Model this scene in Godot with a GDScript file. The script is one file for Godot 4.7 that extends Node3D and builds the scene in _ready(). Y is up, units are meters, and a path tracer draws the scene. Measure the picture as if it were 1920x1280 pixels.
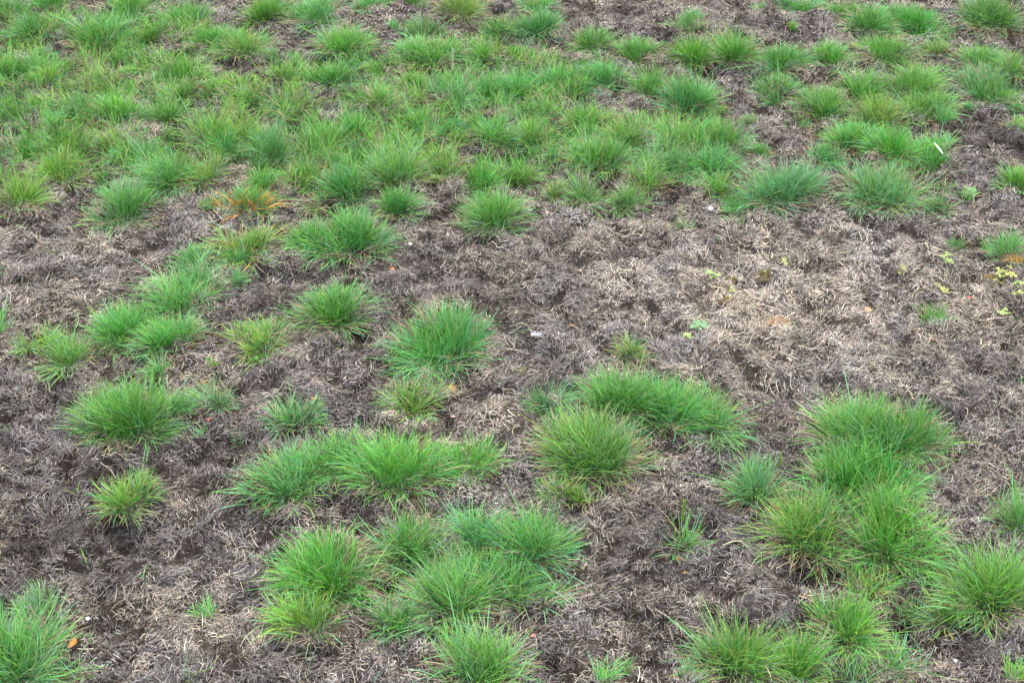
extends Node3D
# Patchy grass on a felt of dead thatch, seen from standing height under a bright overcast sky. Metres; the camera looks down along -z.

const TUFTS := [ # x, z, spread radius, height, kind of grass, name, label
	[-0.897, -2.452, 0.016, 0.031, "b", "tuft", "small bluish tuft cut by the left edge, beside a dark clod"],
	[-0.864, -2.273, 0.025, 0.066, "g", "tuft", "green tuft cut by the left edge, left of the yellowish tuft"],
	[-0.794, -2.259, 0.035, 0.062, "y", "tuft", "yellowish green tuft second from the left edge, with brown centre"],
	[-0.733, -2.223, 0.047, 0.047, "g", "tussock", "spreading tussock with orange specks between yellowish tuft and large joined patch"],
	[-0.653, -2.291, 0.054, 0.078, "g", "tussock", "bright tussock forming the left shoulder of the large joined patch"],
	[-0.568, -2.264, 0.053, 0.052, "g", "tussock", "right front tussock of the large joined patch, brown spot at base"],
	[-0.580, -2.369, 0.061, 0.050, "b", "tussock", "bluish flopped tussock in the middle of the slanting chain of grass"],
	[-0.559, -2.427, 0.057, 0.041, "b", "tussock", "bluish matted tussock higher in the slanting chain, brown patch at its right"],
	[-0.561, -2.506, 0.041, 0.035, "b", "tuft", "round bluish tuft near the top of the slanting chain"],
	[-0.482, -2.439, 0.025, 0.040, "b", "tuft", "narrow upright bluish tuft at the right of the slanting chain"],
	[-0.487, -2.501, 0.025, 0.028, "b", "tuft", "small bluish tuft just below the tuft with yellow blades"],
	[-0.478, -2.556, 0.057, 0.040, "o", "tussock", "flat spreading tuft mixed with yellow blades, below the orange-bladed tuft"],
	[-0.363, -2.573, 0.047, 0.054, "d", "tussock", "left lobe of the dark tussock standing before the sward"],
	[-0.294, -2.570, 0.067, 0.073, "d", "tussock", "large dark green tussock with drooping broad blades, standing before the sward"],
	[-0.661, -2.257, 0.032, 0.032, "g", "tuft", "low flat tuft in front of the large joined patch"],
	[-0.427, -2.264, 0.049, 0.047, "y", "tussock", "flat-topped tussock with brown undercut front, right of the joined patch"],
	[-0.307, -2.338, 0.063, 0.048, "d", "tussock", "star-shaped dark tussock alone between the flat-topped tussock and round tussock"],
	[-0.556, -2.170, 0.031, 0.040, "g", "tuft", "small upright tuft just above the big lower left tussock"],
	[-0.488, -2.204, 0.014, 0.022, "y", "sprig", "tiny bright tuft under the flat-topped tussock"],
	[-0.604, -2.051, 0.069, 0.088, "d", "tussock", "big dome-shaped tussock at lower left, its blades spilling forward"],
	[-0.543, -2.065, 0.029, 0.063, "g", "tussock", "lighter lobe on the right side of the big lower left tussock"],
	[-0.476, -2.096, 0.036, 0.050, "b", "tuft", "bluish tuft with orange moss right behind it"],
	[-0.338, -2.055, 0.041, 0.058, "b", "tuft", "bluish tuft by itself with an orange leaf at its upper right"],
	[-0.474, -2.012, 0.021, 0.021, "s", "sprig", "thin sprig of few blades below the scrap of red leaf"],
	[-0.417, -2.007, 0.018, 0.028, "s", "sprig", "thin yellowish sprig, right of another thin sprig, below bluish tuft"],
	[-0.335, -1.900, 0.057, 0.072, "b", "tussock", "bluish starry tussock at the left end of the row of four"],
	[-0.270, -1.953, 0.054, 0.069, "g", "tussock", "second tussock from the left in the row of four"],
	[-0.169, -1.925, 0.066, 0.096, "g", "tussock", "largest tussock of the row of four, domed, some tan blades"],
	[-0.069, -1.946, 0.044, 0.067, "g", "tussock", "bright tussock at the right end of the row of four"],
	[-0.558, -1.855, 0.044, 0.059, "y", "tuft", "lone bright starry tuft in the dark bare ground at lower left"],
	[-0.407, -1.625, 0.027, 0.054, "s", "tuft", "lone sparse greyish tuft on bare ground near the lower left"],
	[-0.644, -1.639, 0.036, 0.045, "b", "tuft", "leaning pale tuft behind the big tussock in the lower left corner"],
	[-0.658, -1.528, 0.064, 0.129, "g", "tussock", "big bright tussock filling the lower left corner"],
	[-0.586, -1.514, 0.043, 0.048, "s", "tuft", "loose thin blades at the foot of the lower left corner tussock"],
	[-0.253, -1.706, 0.070, 0.099, "g", "tussock", "tall shaggy tussock, left end of the large lower middle clump"],
	[-0.278, -1.615, 0.046, 0.060, "y", "tussock", "yellowish tussock at the front left foot of the lower middle clump"],
	[-0.143, -1.768, 0.053, 0.096, "g", "tussock", "shaggy tussock with yellow blades at the back left of lower middle clump"],
	[-0.078, -1.668, 0.063, 0.141, "g", "tussock", "large tallest tussock at the front of the lower middle clump"],
	[-0.041, -1.783, 0.043, 0.080, "b", "tussock", "bluish upright tussock at the back of the lower middle clump"],
	[0.027, -1.767, 0.052, 0.090, "g", "tussock", "tussock at the back right of the lower middle clump, long blade pointing right"],
	[0.021, -1.676, 0.047, 0.067, "s", "tussock", "thin open tussock at the front right of the lower middle clump"],
	[-0.149, -1.610, 0.033, 0.065, "d", "tuft", "small starry tuft in front of the lower middle clump"],
	[-0.040, -1.526, 0.060, 0.059, "g", "tussock", "pale-topped tussock cut by the bottom edge near the middle"],
	[-0.120, -2.253, 0.074, 0.095, "d", "tussock", "perfectly round lone tussock in the middle of the bare ground"],
	[-0.197, -2.233, 0.019, 0.024, "p", "sprig", "tiny straw-coloured sprig at the left foot of the round lone tussock"],
	[-0.160, -2.120, 0.050, 0.052, "y", "tuft", "thin spreading tuft below the round lone tussock, with brown centre"],
	[0.056, -2.094, 0.036, 0.059, "b", "tuft", "small spiky bluish tuft at the left of the hooked clump"],
	[0.197, -2.234, 0.040, 0.043, "p", "tuft", "thin pale tuft just behind the hooked clump"],
	[0.170, -2.080, 0.054, 0.090, "d", "tussock", "back tussock at the bend of the hooked clump"],
	[0.241, -2.066, 0.052, 0.084, "d", "tussock", "dark green tussock in the right arm of the hooked clump"],
	[0.312, -2.059, 0.054, 0.062, "b", "tussock", "pale shaggy tussock at the right tip of the hooked clump"],
	[0.079, -1.989, 0.046, 0.086, "y", "tussock", "yellowish tussock on the left flank of the hooked clump"],
	[0.126, -1.950, 0.078, 0.099, "g", "tussock", "largest tussock of the hooked clump, tan blades hanging at its foot"],
	[0.084, -1.868, 0.035, 0.041, "y", "tuft", "short dark olive tuft with scorched brown heart below the hooked clump"],
	[0.040, -1.877, 0.018, 0.029, "p", "sprig", "tiny tan sprig left of the scorched olive tuft"],
	[0.239, -1.774, 0.037, 0.067, "s", "tuft", "lone thin tuft with one tall green flower spike, right of the lower clump"],
	[0.360, -1.881, 0.048, 0.068, "b", "tussock", "small grey-green tussock at the left of the tall right clump"],
	[0.523, -2.022, 0.060, 0.106, "g", "tussock", "topmost left tussock of the tall right clump, yellow at its left"],
	[0.595, -2.006, 0.068, 0.110, "d", "tussock", "topmost right tussock of the tall right clump"],
	[0.517, -1.900, 0.082, 0.095, "d", "tussock", "tall dense tussock in the middle of the tall right clump"],
	[0.427, -1.795, 0.070, 0.091, "y", "tussock", "shaggy tussock with tan drooping blades at lower left of the tall right clump"],
	[0.547, -1.786, 0.074, 0.107, "d", "tussock", "dark based tussock at lower right of the tall right clump"],
	[0.410, -1.955, 0.030, 0.063, "w", "sprig", "few broad yellow-green upright blades above the small grey-green tussock"],
	[0.731, -1.820, 0.038, 0.067, "b", "tussock", "bluish tussock cut by the right edge above the large right edge tussock"],
	[0.670, -1.670, 0.068, 0.109, "g", "tussock", "large tussock cut by the right edge, blades reaching far left"],
	[0.609, -1.644, 0.042, 0.063, "y", "tuft", "low tuft with dry foot left of the large right edge tussock"],
	[0.495, -1.693, 0.041, 0.055, "p", "tuft", "thin brownish tuft just below the tall right clump"],
	[0.546, -1.644, 0.040, 0.072, "s", "tuft", "open wispy tuft left of the low tuft with dry foot"],
	[0.459, -1.605, 0.049, 0.085, "g", "tussock", "bright tussock with reddish base in the lower right clump"],
	[0.504, -1.544, 0.044, 0.061, "s", "tussock", "thin open tussock at the right of the lower right clump"],
	[0.444, -1.523, 0.040, 0.061, "s", "tuft", "wispy bluish tuft near the bottom edge between two brighter tussocks"],
	[0.296, -1.533, 0.053, 0.090, "g", "tussock", "wide bright tussock on the bottom edge, left of the lower right clump"],
	[0.371, -1.521, 0.037, 0.076, "d", "tussock", "darker tussock on the bottom edge, right beside the wide bright one"],
	[0.234, -1.506, 0.031, 0.049, "s", "tuft", "loose bluish blades at the bottom edge left of the wide bright tussock"],
	[0.117, -1.506, 0.030, 0.048, "s", "tuft", "few long upright blades rising from the bottom edge, right of the middle"],
	[0.658, -1.502, 0.027, 0.043, "y", "tuft", "small yellowish tuft cut by the lower right corner"],
	[0.147, -1.542, 0.013, 0.026, "y", "sprig", "tiny yellow-green sprout near the bottom edge right of the middle"],
	[0.714, -2.343, 0.033, 0.033, "y", "sprig", "thin bright sprig alone on the pale bare ground at right"],
	[0.821, -2.586, 0.031, 0.030, "b", "tuft", "tiny round bluish tuft on bare ground, second from the right edge"],
	[0.905, -2.546, 0.040, 0.041, "b", "tuft", "bluish tuft cut by the right edge, above the orange moss"],
	[0.312, -2.629, 0.025, 0.031, "s", "sprig", "small thin sprig alone just below the sward, right of the middle"],
	[0.428, -2.692, 0.040, 0.039, "g", "tuft", "small tuft at the lower front of the sward, before the bluish mop"],
	[0.507, -2.745, 0.073, 0.085, "b", "tussock", "bluish mop-headed tussock at the right front of the sward"],
	[0.708, -2.746, 0.081, 0.066, "b", "tussock", "wide starry bluish tussock right of the mop-headed one"],
	[0.803, -2.702, 0.039, 0.031, "b", "tuft", "small bluish tuft at right foot of the wide starry tussock"],
	[0.820, -2.773, 0.026, 0.028, "s", "sprig", "thin sprig right behind the wide starry tussock"],
	[0.873, -2.735, 0.027, 0.027, "y", "tuft", "small yellowish tuft between wide starry tussock and right edge"],
	[0.972, -2.779, 0.046, 0.043, "g", "tuft", "bright tuft cut by the right edge, level with the starry tussock"],
	[0.606, -2.878, 0.048, 0.045, "b", "tuft", "neat bluish cushion tuft behind and between mop-headed and starry tussocks"],
	[0.679, -2.934, 0.057, 0.066, "g", "tussock", "tussock with dark base directly behind the wide starry one"],
	[0.749, -2.879, 0.050, 0.061, "g", "tussock", "left half of the wide tussock that carries a white blade"],
	[0.825, -2.877, 0.060, 0.066, "g", "tussock", "right half of the wide tussock, with a white blade lying on it"],
	[0.555, -3.152, 0.049, 0.047, "g", "tuft", "lone neat tuft left of the big upper right clump"],
	[0.645, -3.096, 0.055, 0.058, "d", "tussock", "dark based tussock at the left end of the big upper right clump"],
	[0.740, -3.162, 0.058, 0.073, "g", "tussock", "back left tussock of the big upper right clump"],
	[0.844, -3.166, 0.063, 0.071, "g", "tussock", "back right tussock of the big upper right clump"],
	[0.752, -3.051, 0.057, 0.065, "y", "tussock", "brownish footed tussock at the front of the big upper right clump"],
	[0.852, -3.069, 0.057, 0.064, "g", "tussock", "front right tussock of the big upper right clump"],
	[0.873, -3.019, 0.029, 0.041, "g", "tuft", "little tuft at the lower right tip of the big upper right clump"],
	[0.584, -3.282, 0.063, 0.049, "d", "tussock", "left half of the dark oblong tussock with a straight front"],
	[0.686, -3.293, 0.044, 0.046, "d", "tussock", "right half of the dark oblong tussock with a straight front"],
	[0.819, -3.342, 0.071, 0.045, "g", "tussock", "pale green tussock right behind the big upper right clump"],
	[0.940, -3.354, 0.036, 0.045, "y", "tuft", "yellowish tuft left of the upper right edge patch"],
	[0.904, -3.266, 0.026, 0.030, "s", "sprig", "thin sprig between big upper right clump and right edge patch"],
	[1.014, -3.298, 0.059, 0.051, "g", "tussock", "left tussock of the patch on the upper right edge"],
	[1.081, -3.255, 0.048, 0.057, "y", "tussock", "yellowish back tussock of the patch on the upper right edge"],
	[1.012, -3.165, 0.077, 0.057, "g", "tussock", "front tussock of the patch on the upper right edge"],
	[0.809, -3.476, 0.059, 0.059, "d", "tussock", "left half of the large dark tussock near the top right"],
	[0.905, -3.482, 0.068, 0.059, "d", "tussock", "right half of the large dark tussock near the top right"],
	[0.759, -3.561, 0.047, 0.049, "g", "tussock", "paler tussock cut by the top edge, left of the large dark one"],
	[1.085, -3.500, 0.073, 0.063, "d", "tussock", "starry dark tussock nearest the top right corner"],
	[0.663, -3.591, 0.062, 0.041, "g", "tuft", "tuft cut by the top edge, three quarters across"],
	[0.573, -3.538, 0.022, 0.026, "s", "sprig", "thin bluish sprig on the bare ground near the top edge"],
	[0.626, -3.434, 0.023, 0.025, "y", "sprig", "tiny yellowish sprig on bare ground above the dark oblong tussock"],
	[0.399, -3.306, 0.047, 0.077, "g", "tussock", "front left tussock of the upper middle right patch"],
	[0.483, -3.315, 0.053, 0.095, "g", "tussock", "tall light tussock at the right end of the upper middle right patch"],
	[0.377, -3.342, 0.041, 0.046, "d", "tuft", "darker olive tuft at the left of the upper middle right patch"],
	[0.398, -3.482, 0.045, 0.041, "g", "tuft", "small tussock at the back of the upper middle right patch"],
	[0.291, -3.164, 0.046, 0.073, "g", "tussock", "left half of the tall bright tussock in the sward's right part"],
	[0.373, -3.115, 0.062, 0.099, "g", "tussock", "right half of the tall bright tussock, in the sward's right part"],
	[0.420, -3.053, 0.033, 0.030, "p", "tuft", "pale low tuft at lower right of the tall bright tussock"],
	[0.475, -3.014, 0.035, 0.032, "p", "tuft", "pale tuft right of another pale low tuft, facing bare ground"],
	[0.340, -2.935, 0.045, 0.078, "g", "tussock", "upright tussock just below the tall bright tussock"],
	[0.418, -2.931, 0.052, 0.061, "g", "tussock", "tussock with drooping right side below the two pale low tufts"],
	[0.308, -2.848, 0.046, 0.066, "b", "tussock", "bluish tussock above the brown-footed front tufts, right middle of sward"],
	[0.385, -2.837, 0.053, 0.059, "b", "tussock", "bluish wispy tussock left above the mop-headed tussock"],
	[0.399, -2.762, 0.037, 0.064, "y", "tuft", "tuft with orange blades left of the mop-headed tussock"],
	[0.492, -2.891, 0.032, 0.031, "g", "tuft", "small green tuft right behind the mop-headed tussock"],
	[0.941, -3.067, 0.022, 0.027, "b", "sprig", "tiny sprig right of the big upper right clump, on bare ground"],
	[1.024, -3.009, 0.042, 0.029, "p", "tuft", "pale tuft cut by the right edge above the dark clod"],
	[1.057, -3.091, 0.029, 0.018, "b", "sprig", "sliver of a tuft at the right edge below the edge patch"],
	[0.585, -2.997, 0.024, 0.029, "s", "sprig", "bent thin blades on bare ground below the big upper right clump"],
	[-0.327, -3.568, 0.047, 0.041, "b", "tuft", "bluish tuft cut by the top edge, left of the middle"],
	[-0.242, -3.587, 0.043, 0.038, "g", "tuft", "tuft cut by the top edge, right of the bluish one"],
	[-0.115, -3.551, 0.064, 0.046, "y", "tussock", "olive tussock at the top edge left of the dark wide one"],
	[-0.026, -3.442, 0.048, 0.057, "d", "tussock", "left half of the dark wide tussock near the top middle"],
	[0.052, -3.449, 0.058, 0.056, "d", "tussock", "right half of the dark wide tussock near the top middle"],
	[0.056, -3.573, 0.047, 0.042, "g", "tuft", "tuft on the top edge behind the dark wide tussock"],
	[-0.277, -3.446, 0.024, 0.032, "b", "sprig", "little faint tuft on bare ground near top, left of round dark tuft"],
	[-0.195, -3.446, 0.047, 0.043, "d", "tuft", "round dark tuft near the top, left of the dark wide tussock"],
	[0.178, -3.406, 0.050, 0.051, "d", "tussock", "dark starry tussock right of the dark wide one, left of two"],
	[0.269, -3.353, 0.049, 0.065, "g", "tussock", "green tussock between dark starry one and the upper middle right patch"],
	[-0.363, -3.353, 0.063, 0.060, "g", "tussock", "light tussock on the upper sward, right of the scorched gap"],
	[-0.183, -3.321, 0.069, 0.051, "g", "tussock", "broad light tussock on the upper sward below the round dark tuft"],
	[0.016, -3.333, 0.042, 0.035, "d", "tuft", "dark cushion tuft below the dark wide tussock"],
	[-0.062, -3.325, 0.045, 0.034, "g", "tuft", "light tuft left of the dark cushion tuft"],
	[-0.284, -3.252, 0.041, 0.032, "y", "tuft", "yellowish tuft left under the broad light tussock"],
	[0.118, -3.177, 0.071, 0.071, "d", "tussock", "large dark tussock with black-green heart in the upper middle"],
	[0.202, -3.203, 0.048, 0.061, "g", "tussock", "tussock right of the one with black-green heart"],
	[-0.059, -3.152, 0.042, 0.071, "g", "tussock", "sward tussock two places left of the black-green hearted one"],
	[0.011, -3.149, 0.045, 0.080, "g", "tussock", "sward tussock just left of the black-green hearted one"],
	[-0.211, -3.196, 0.044, 0.038, "y", "tuft", "olive tuft below the broad light tussock"],
	[-0.128, -3.173, 0.038, 0.066, "g", "tussock", "plain green tussock right of the olive tuft, upper sward"],
	[-0.125, -3.112, 0.045, 0.057, "b", "tussock", "silvery bluish tussock with a pale seed stalk, upper middle sward"],
	[-0.287, -3.096, 0.042, 0.073, "p", "tussock", "straw-coloured tussock in the upper middle sward"],
	[0.045, -3.068, 0.047, 0.037, "d", "tuft", "dark cushion tuft beneath the black-green hearted tussock"],
	[-0.057, -3.029, 0.037, 0.036, "y", "tuft", "olive tuft with rusty base left below the dark cushion tuft"],
	[-0.196, -3.009, 0.040, 0.079, "g", "tussock", "tall vivid tussock right of the straw-coloured one"],
	[-0.137, -2.977, 0.032, 0.058, "g", "tuft", "green tuft right beside the tall vivid tussock"],
	[-0.107, -2.948, 0.034, 0.040, "y", "tuft", "olive tuft bordering the small bare hollow in the middle sward"],
	[-0.021, -2.938, 0.037, 0.067, "g", "tussock", "left of two tussocks right of the small bare hollow"],
	[0.036, -2.934, 0.038, 0.066, "g", "tussock", "right of two tussocks right of the small bare hollow"],
	[0.149, -3.026, 0.045, 0.056, "g", "tussock", "tussock left below the bare strip inside the sward"],
	[0.236, -2.959, 0.055, 0.058, "g", "tussock", "tussock directly below the bare strip inside the sward"],
	[0.167, -2.863, 0.061, 0.072, "g", "tussock", "large light tussock above the brown-footed front tufts"],
	[0.077, -2.872, 0.027, 0.047, "s", "tuft", "wispy tuft with reddish tips left of the large light tussock"],
	[-0.055, -2.788, 0.045, 0.072, "g", "tussock", "left upper tussock of the tongue of grass jutting into bare ground"],
	[0.019, -2.803, 0.039, 0.064, "g", "tussock", "right upper tussock of the tongue of grass jutting into bare ground"],
	[-0.032, -2.658, 0.060, 0.075, "g", "tussock", "foremost tussock at the tip of the tongue of grass"],
	[0.081, -2.751, 0.033, 0.050, "y", "tuft", "yellowish front tuft right of the tongue of grass"],
	[0.144, -2.736, 0.049, 0.063, "b", "tussock", "starry dark-hearted front tuft right of the yellowish one"],
	[0.221, -2.712, 0.042, 0.052, "b", "tuft", "bluish flat front tuft right of the starry dark-hearted one"],
	[0.260, -2.771, 0.044, 0.059, "p", "tussock", "tan-footed front tuft above the bluish flat one"],
	[-0.135, -2.848, 0.040, 0.051, "y", "tuft", "tuft with rusty undercut base between tongue and dark sward lobe"],
	[-0.215, -2.685, 0.047, 0.049, "d", "tussock", "vivid starry tuft with yellow blade right behind the standing dark tussock"],
	[-0.306, -2.755, 0.054, 0.086, "d", "tussock", "dense vivid tussock behind the large standing dark tussock"],
	[-0.222, -2.798, 0.053, 0.081, "g", "tussock", "tall tussock with long leaning blades right of the dense vivid one"],
	[-0.286, -2.890, 0.053, 0.069, "g", "tussock", "light tussock behind the dense vivid one in the middle sward"],
	[-0.365, -2.707, 0.035, 0.039, "p", "tuft", "brownish olive tuft between orange-bladed tuft and dense vivid tussock"],
	[-0.401, -2.802, 0.049, 0.048, "g", "tussock", "tussock behind the brownish olive tuft"],
	[-0.473, -2.755, 0.038, 0.048, "g", "tuft", "light tuft right behind the orange-bladed tuft"],
	[-0.490, -2.693, 0.058, 0.054, "O", "tuft", "tuft with bright orange blades at the front of the sward"],
	[-0.567, -2.674, 0.031, 0.038, "s", "tuft", "thin flat tuft left of the orange-bladed tuft"],
	[-0.380, -2.932, 0.053, 0.093, "g", "tussock", "tall bright tussock in the centre left of the sward"],
	[-0.470, -2.905, 0.045, 0.084, "b", "tussock", "bluish sward tussock left of the tall bright one"],
	[-0.448, -3.106, 0.043, 0.039, "p", "tuft", "whitish dry tuft above the centre left of the sward"],
	[-0.497, -2.845, 0.042, 0.041, "b", "tuft", "bluish wispy tuft over the narrow bare gap"],
	[-0.595, -2.791, 0.039, 0.066, "y", "tussock", "olive tussock left of the narrow bare gap"],
	[-0.569, -2.923, 0.041, 0.070, "g", "tussock", "sward tussock just above the narrow bare gap"],
	[-0.610, -2.958, 0.042, 0.093, "y", "tussock", "light yellowish tussock left end of the narrow gap's upper sward"],
	[-0.550, -2.968, 0.044, 0.083, "y", "tussock", "light tussock right beside the yellowish one, upper left sward"],
	[-0.553, -3.116, 0.044, 0.041, "y", "tuft", "yellow tuft in the upper left sward below the scorched gap"],
	[-0.661, -2.786, 0.054, 0.107, "g", "tussock", "big leaning tussock at the front of the left sward"],
	[-0.726, -2.688, 0.068, 0.070, "b", "tussock", "spiky bluish tussock jutting out from the front of the left sward"],
	[-0.740, -2.879, 0.050, 0.049, "b", "tussock", "wispy tussock under the bare crescent in the left sward"],
	[-0.795, -2.916, 0.043, 0.036, "p", "tuft", "whitish tuft at the left end of the bare crescent"],
	[-0.789, -2.801, 0.032, 0.033, "s", "tuft", "thin flat tuft behind the spiky bluish jutting one"],
	[-0.875, -2.811, 0.058, 0.050, "y", "tussock", "broad olive tussock behind the front left corner tussock"],
	[-0.931, -2.719, 0.048, 0.074, "y", "tussock", "yellowish tussock at the front left of the sward"],
	[-0.985, -2.821, 0.026, 0.031, "y", "tuft", "low tuft at the left edge above the front left tussock"],
	[-0.959, -2.903, 0.037, 0.055, "d", "tuft", "compact dark tuft near the left edge with bare soil round it"],
	[-0.876, -2.908, 0.056, 0.068, "g", "tussock", "round light tussock right of the compact dark tuft"],
	[-0.919, -2.987, 0.028, 0.036, "g", "tuft", "small tuft behind the round light tussock at left"],
	[-0.811, -3.044, 0.060, 0.056, "g", "tussock", "long-bladed tussock on the upper side of the bare crescent"],
	[-0.744, -3.011, 0.031, 0.047, "b", "tuft", "small bluish tuft in the middle of the bare crescent's upper side"],
	[-0.710, -3.050, 0.048, 0.041, "g", "tussock", "tussock at the right end of the bare crescent's upper side"],
	[-0.905, -3.051, 0.044, 0.064, "b", "tussock", "bluish tussock left of the long-bladed crescent tussock"],
	[-0.973, -3.077, 0.036, 0.044, "y", "tuft", "olive tuft left of the bluish one, above a small bare hollow"],
	[-1.022, -3.053, 0.040, 0.063, "g", "tussock", "tussock on the left edge above the compact dark tuft"],
	[-0.706, -3.237, 0.056, 0.058, "g", "tussock", "tall upright tussock just left of the scorched gap"],
	[-0.691, -3.148, 0.045, 0.042, "y", "tuft", "dark olive tuft beneath the tall upright one by the gap"],
	[-0.626, -3.157, 0.037, 0.030, "y", "tuft", "low tuft under the scorched gap"],
	[-0.579, -3.180, 0.043, 0.033, "p", "tuft", "pale mat of blades at the lower right of the scorched gap"],
	[-0.791, -3.169, 0.040, 0.031, "y", "tuft", "yellow tuft in the upper left sward"],
	[-0.881, -3.172, 0.052, 0.061, "p", "tussock", "pale fine-bladed mat in the upper left sward"],
	[-0.986, -3.189, 0.036, 0.048, "y", "tuft", "yellowish tuft right below the tall left edge tussock"],
	[-0.949, -3.254, 0.031, 0.045, "p", "tuft", "pale yellow small tuft in the upper left sward"],
	[-1.026, -3.300, 0.040, 0.033, "b", "tuft", "low bluish tuft right of the tall left edge tussock"],
	[-0.845, -3.312, 0.042, 0.040, "g", "tuft", "flat green tuft below the tall tuft in the top left"],
	[-0.799, -3.237, 0.034, 0.039, "g", "tuft", "small green tuft between flat tuft and tall upright one"],
	[-1.071, -3.228, 0.051, 0.120, "g", "tussock", "tall tussock on the left edge near the top"],
	[-1.057, -3.434, 0.054, 0.055, "d", "tussock", "dark hearted tussock near the top left corner"],
	[-0.918, -3.394, 0.065, 0.091, "g", "tussock", "tall vivid tussock near the top left, right of dark hearted one"],
	[-0.810, -3.413, 0.053, 0.060, "g", "tuft", "light spreading tuft left of the bare pocket at the top"],
	[-0.744, -3.513, 0.058, 0.078, "g", "tussock", "tussock cut by the top edge above the bare pocket"],
	[-0.668, -3.377, 0.047, 0.066, "d", "tussock", "dark left half of the double tussock above the scorched gap"],
	[-0.594, -3.356, 0.053, 0.059, "y", "tussock", "olive hearted right half of the double tussock above the scorched gap"],
	[-0.563, -3.533, 0.055, 0.069, "d", "tussock", "dark upright tussock on the top edge"],
	[-0.452, -3.525, 0.066, 0.050, "b", "tussock", "bluish low tussock on the top edge right of the dark upright one"],
	[-1.143, -3.528, 0.049, 0.069, "g", "tussock", "tussock filling the top left corner"],
	[-1.056, -3.561, 0.055, 0.065, "b", "tussock", "bluish tussock on the top edge next to the top left corner"],
	[-0.898, -3.560, 0.061, 0.068, "g", "tussock", "tussock on the top edge behind the tall vivid one"],
	[-0.502, -3.306, 0.048, 0.040, "b", "tuft", "bluish flat tuft right of the scorched gap"],
	[-0.392, -3.217, 0.053, 0.049, "d", "tussock", "dark olive tussock above the small bare gap"],
	[-0.491, -3.221, 0.039, 0.035, "g", "tuft", "small round tuft left of the dark olive tussock"],
	[-0.452, -3.110, 0.055, 0.056, "p", "tussock", "pale shaggy tussock left of the small bare gap"],
	[-0.320, -2.987, 0.040, 0.062, "g", "tussock", "green tussock below the small bare gap"],
	[-0.238, -2.930, 0.038, 0.059, "g", "tussock", "light green tussock below the straw-coloured one"],
	[-0.351, -2.867, 0.038, 0.049, "b", "tuft", "bluish wispy tuft between tall bright tussock and dense vivid one"],
	[-0.019, -1.698, 0.048, 0.092, "g", "tussock", "dense heart tussock in the middle of the lower middle clump"],
]
const LEAVES := [
	[-0.096, -2.151, 0.0129, "orange", "curled orange leaf scrap below the round lone tussock"],
	[-0.315, -2.109, 0.0094, "orange", "small orange leaf scrap at the upper right of a lone bluish tuft"],
	[-0.474, -2.049, 0.0075, "red", "small red leaf scrap above a thin sprig at left"],
	[-0.584, -1.568, 0.0149, "orange", "largest folded orange leaf on the ground near the lower left corner"],
	[0.236, -1.745, 0.0083, "orange", "orange leaf scrap just below the tuft with the tall flower spike"],
	[0.102, -2.336, 0.0082, "tan", "pale orange leaf scrap on bare ground right of the white feather"],
	[-0.212, -2.470, 0.0085, "orange", "tiny orange leaf scrap above and left of the round lone tussock"],
	[0.616, -2.376, 0.0120, "tan", "brownish orange leaf scrap on the pale bare ground at right"],
	[0.696, -2.245, 0.0071, "red", "tiny red leaf scrap near the right edge, below the thin bright sprig"],
	[0.029, -1.600, 0.0065, "pink", "pinkish leaf scrap in front of the lower middle clump"],
	[-0.093, -2.082, 0.0067, "pink", "tiny pink leaf scrap below the curled orange one"],
	[0.314, -3.061, 0.0099, "orange", "orange leaf scrap caught in the sward below the tall bright tussock"],
	[-0.361, -3.540, 0.0122, "rust", "rust-brown leaf scrap on bare ground at the top edge"],
	[0.789, -2.387, 0.0074, "red", "tiny red leaf scrap close to the clover near the right edge"],
	[0.243, -1.719, 0.0053, "orange", "tiny orange leaf scrap under a slightly larger one"],
]
const CLOVER := [
	[0.356, -2.460, 0.0245, 8, "lime", "lime green clover left of the brownish moss, on pale bare ground"],
	[0.315, -2.299, 0.0288, 11, "blue", "blue-green clover with a dozen round leaves on bare ground"],
	[0.292, -2.268, 0.0160, 6, "lime", "tiny light green clover at the lower left of the blue-green one"],
	[0.775, -2.494, 0.0247, 7, "lime", "light green clover below the tiny round bluish tuft"],
	[0.753, -2.423, 0.0224, 7, "olive", "olive yellow clover midway down the right bare ground"],
	[0.869, -2.460, 0.0320, 10, "olive", "largest yellowish clover patch plant below the orange moss"],
	[0.889, -2.433, 0.0187, 6, "lime", "clover at the right edge under the orange moss"],
	[0.841, -2.342, 0.0182, 6, "lime", "small lime clover near the right edge, lowest of the right-hand ones"],
	[0.876, -2.394, 0.0166, 5, "olive", "yellow-olive clover at the right edge between two lime ones"],
	[0.686, -2.463, 0.0132, 4, "olive", "tiny yellow clover alone left of the light green clover"],
	[0.382, -2.403, 0.0130, 4, "olive", "tiny yellow-green clover above the yellow moss cushion"],
	[0.485, -2.497, 0.0133, 4, "olive", "tiny olive clover right of the brownish moss"],
]
const MOSS := [
	[0.371, -2.384, 0.0313, "yellow", "yellow-brown moss cushion on the pale bare ground"],
	[0.387, -2.458, 0.0282, "brown", "brownish moss cushion right of the lime green clover"],
	[0.899, -2.518, 0.0574, "orange", "wide orange moss cushion at the right edge"],
	[0.847, -2.468, 0.0283, "orange", "small rust moss cushion left of the largest yellowish clover"],
	[-0.494, -2.155, 0.0259, "orange", "orange-brown moss cushion right behind a bluish tuft at left"],
	[-0.038, -2.087, 0.0220, "brown", "brown moss cushion right of the thin spreading tuft"],
	[0.014, -2.194, 0.0209, "yellow", "faint yellowish moss cushion left of the hooked clump"],
	[0.443, -2.463, 0.0358, "brown", "loose brown moss cushion in the middle of the right bare ground"],
]
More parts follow.
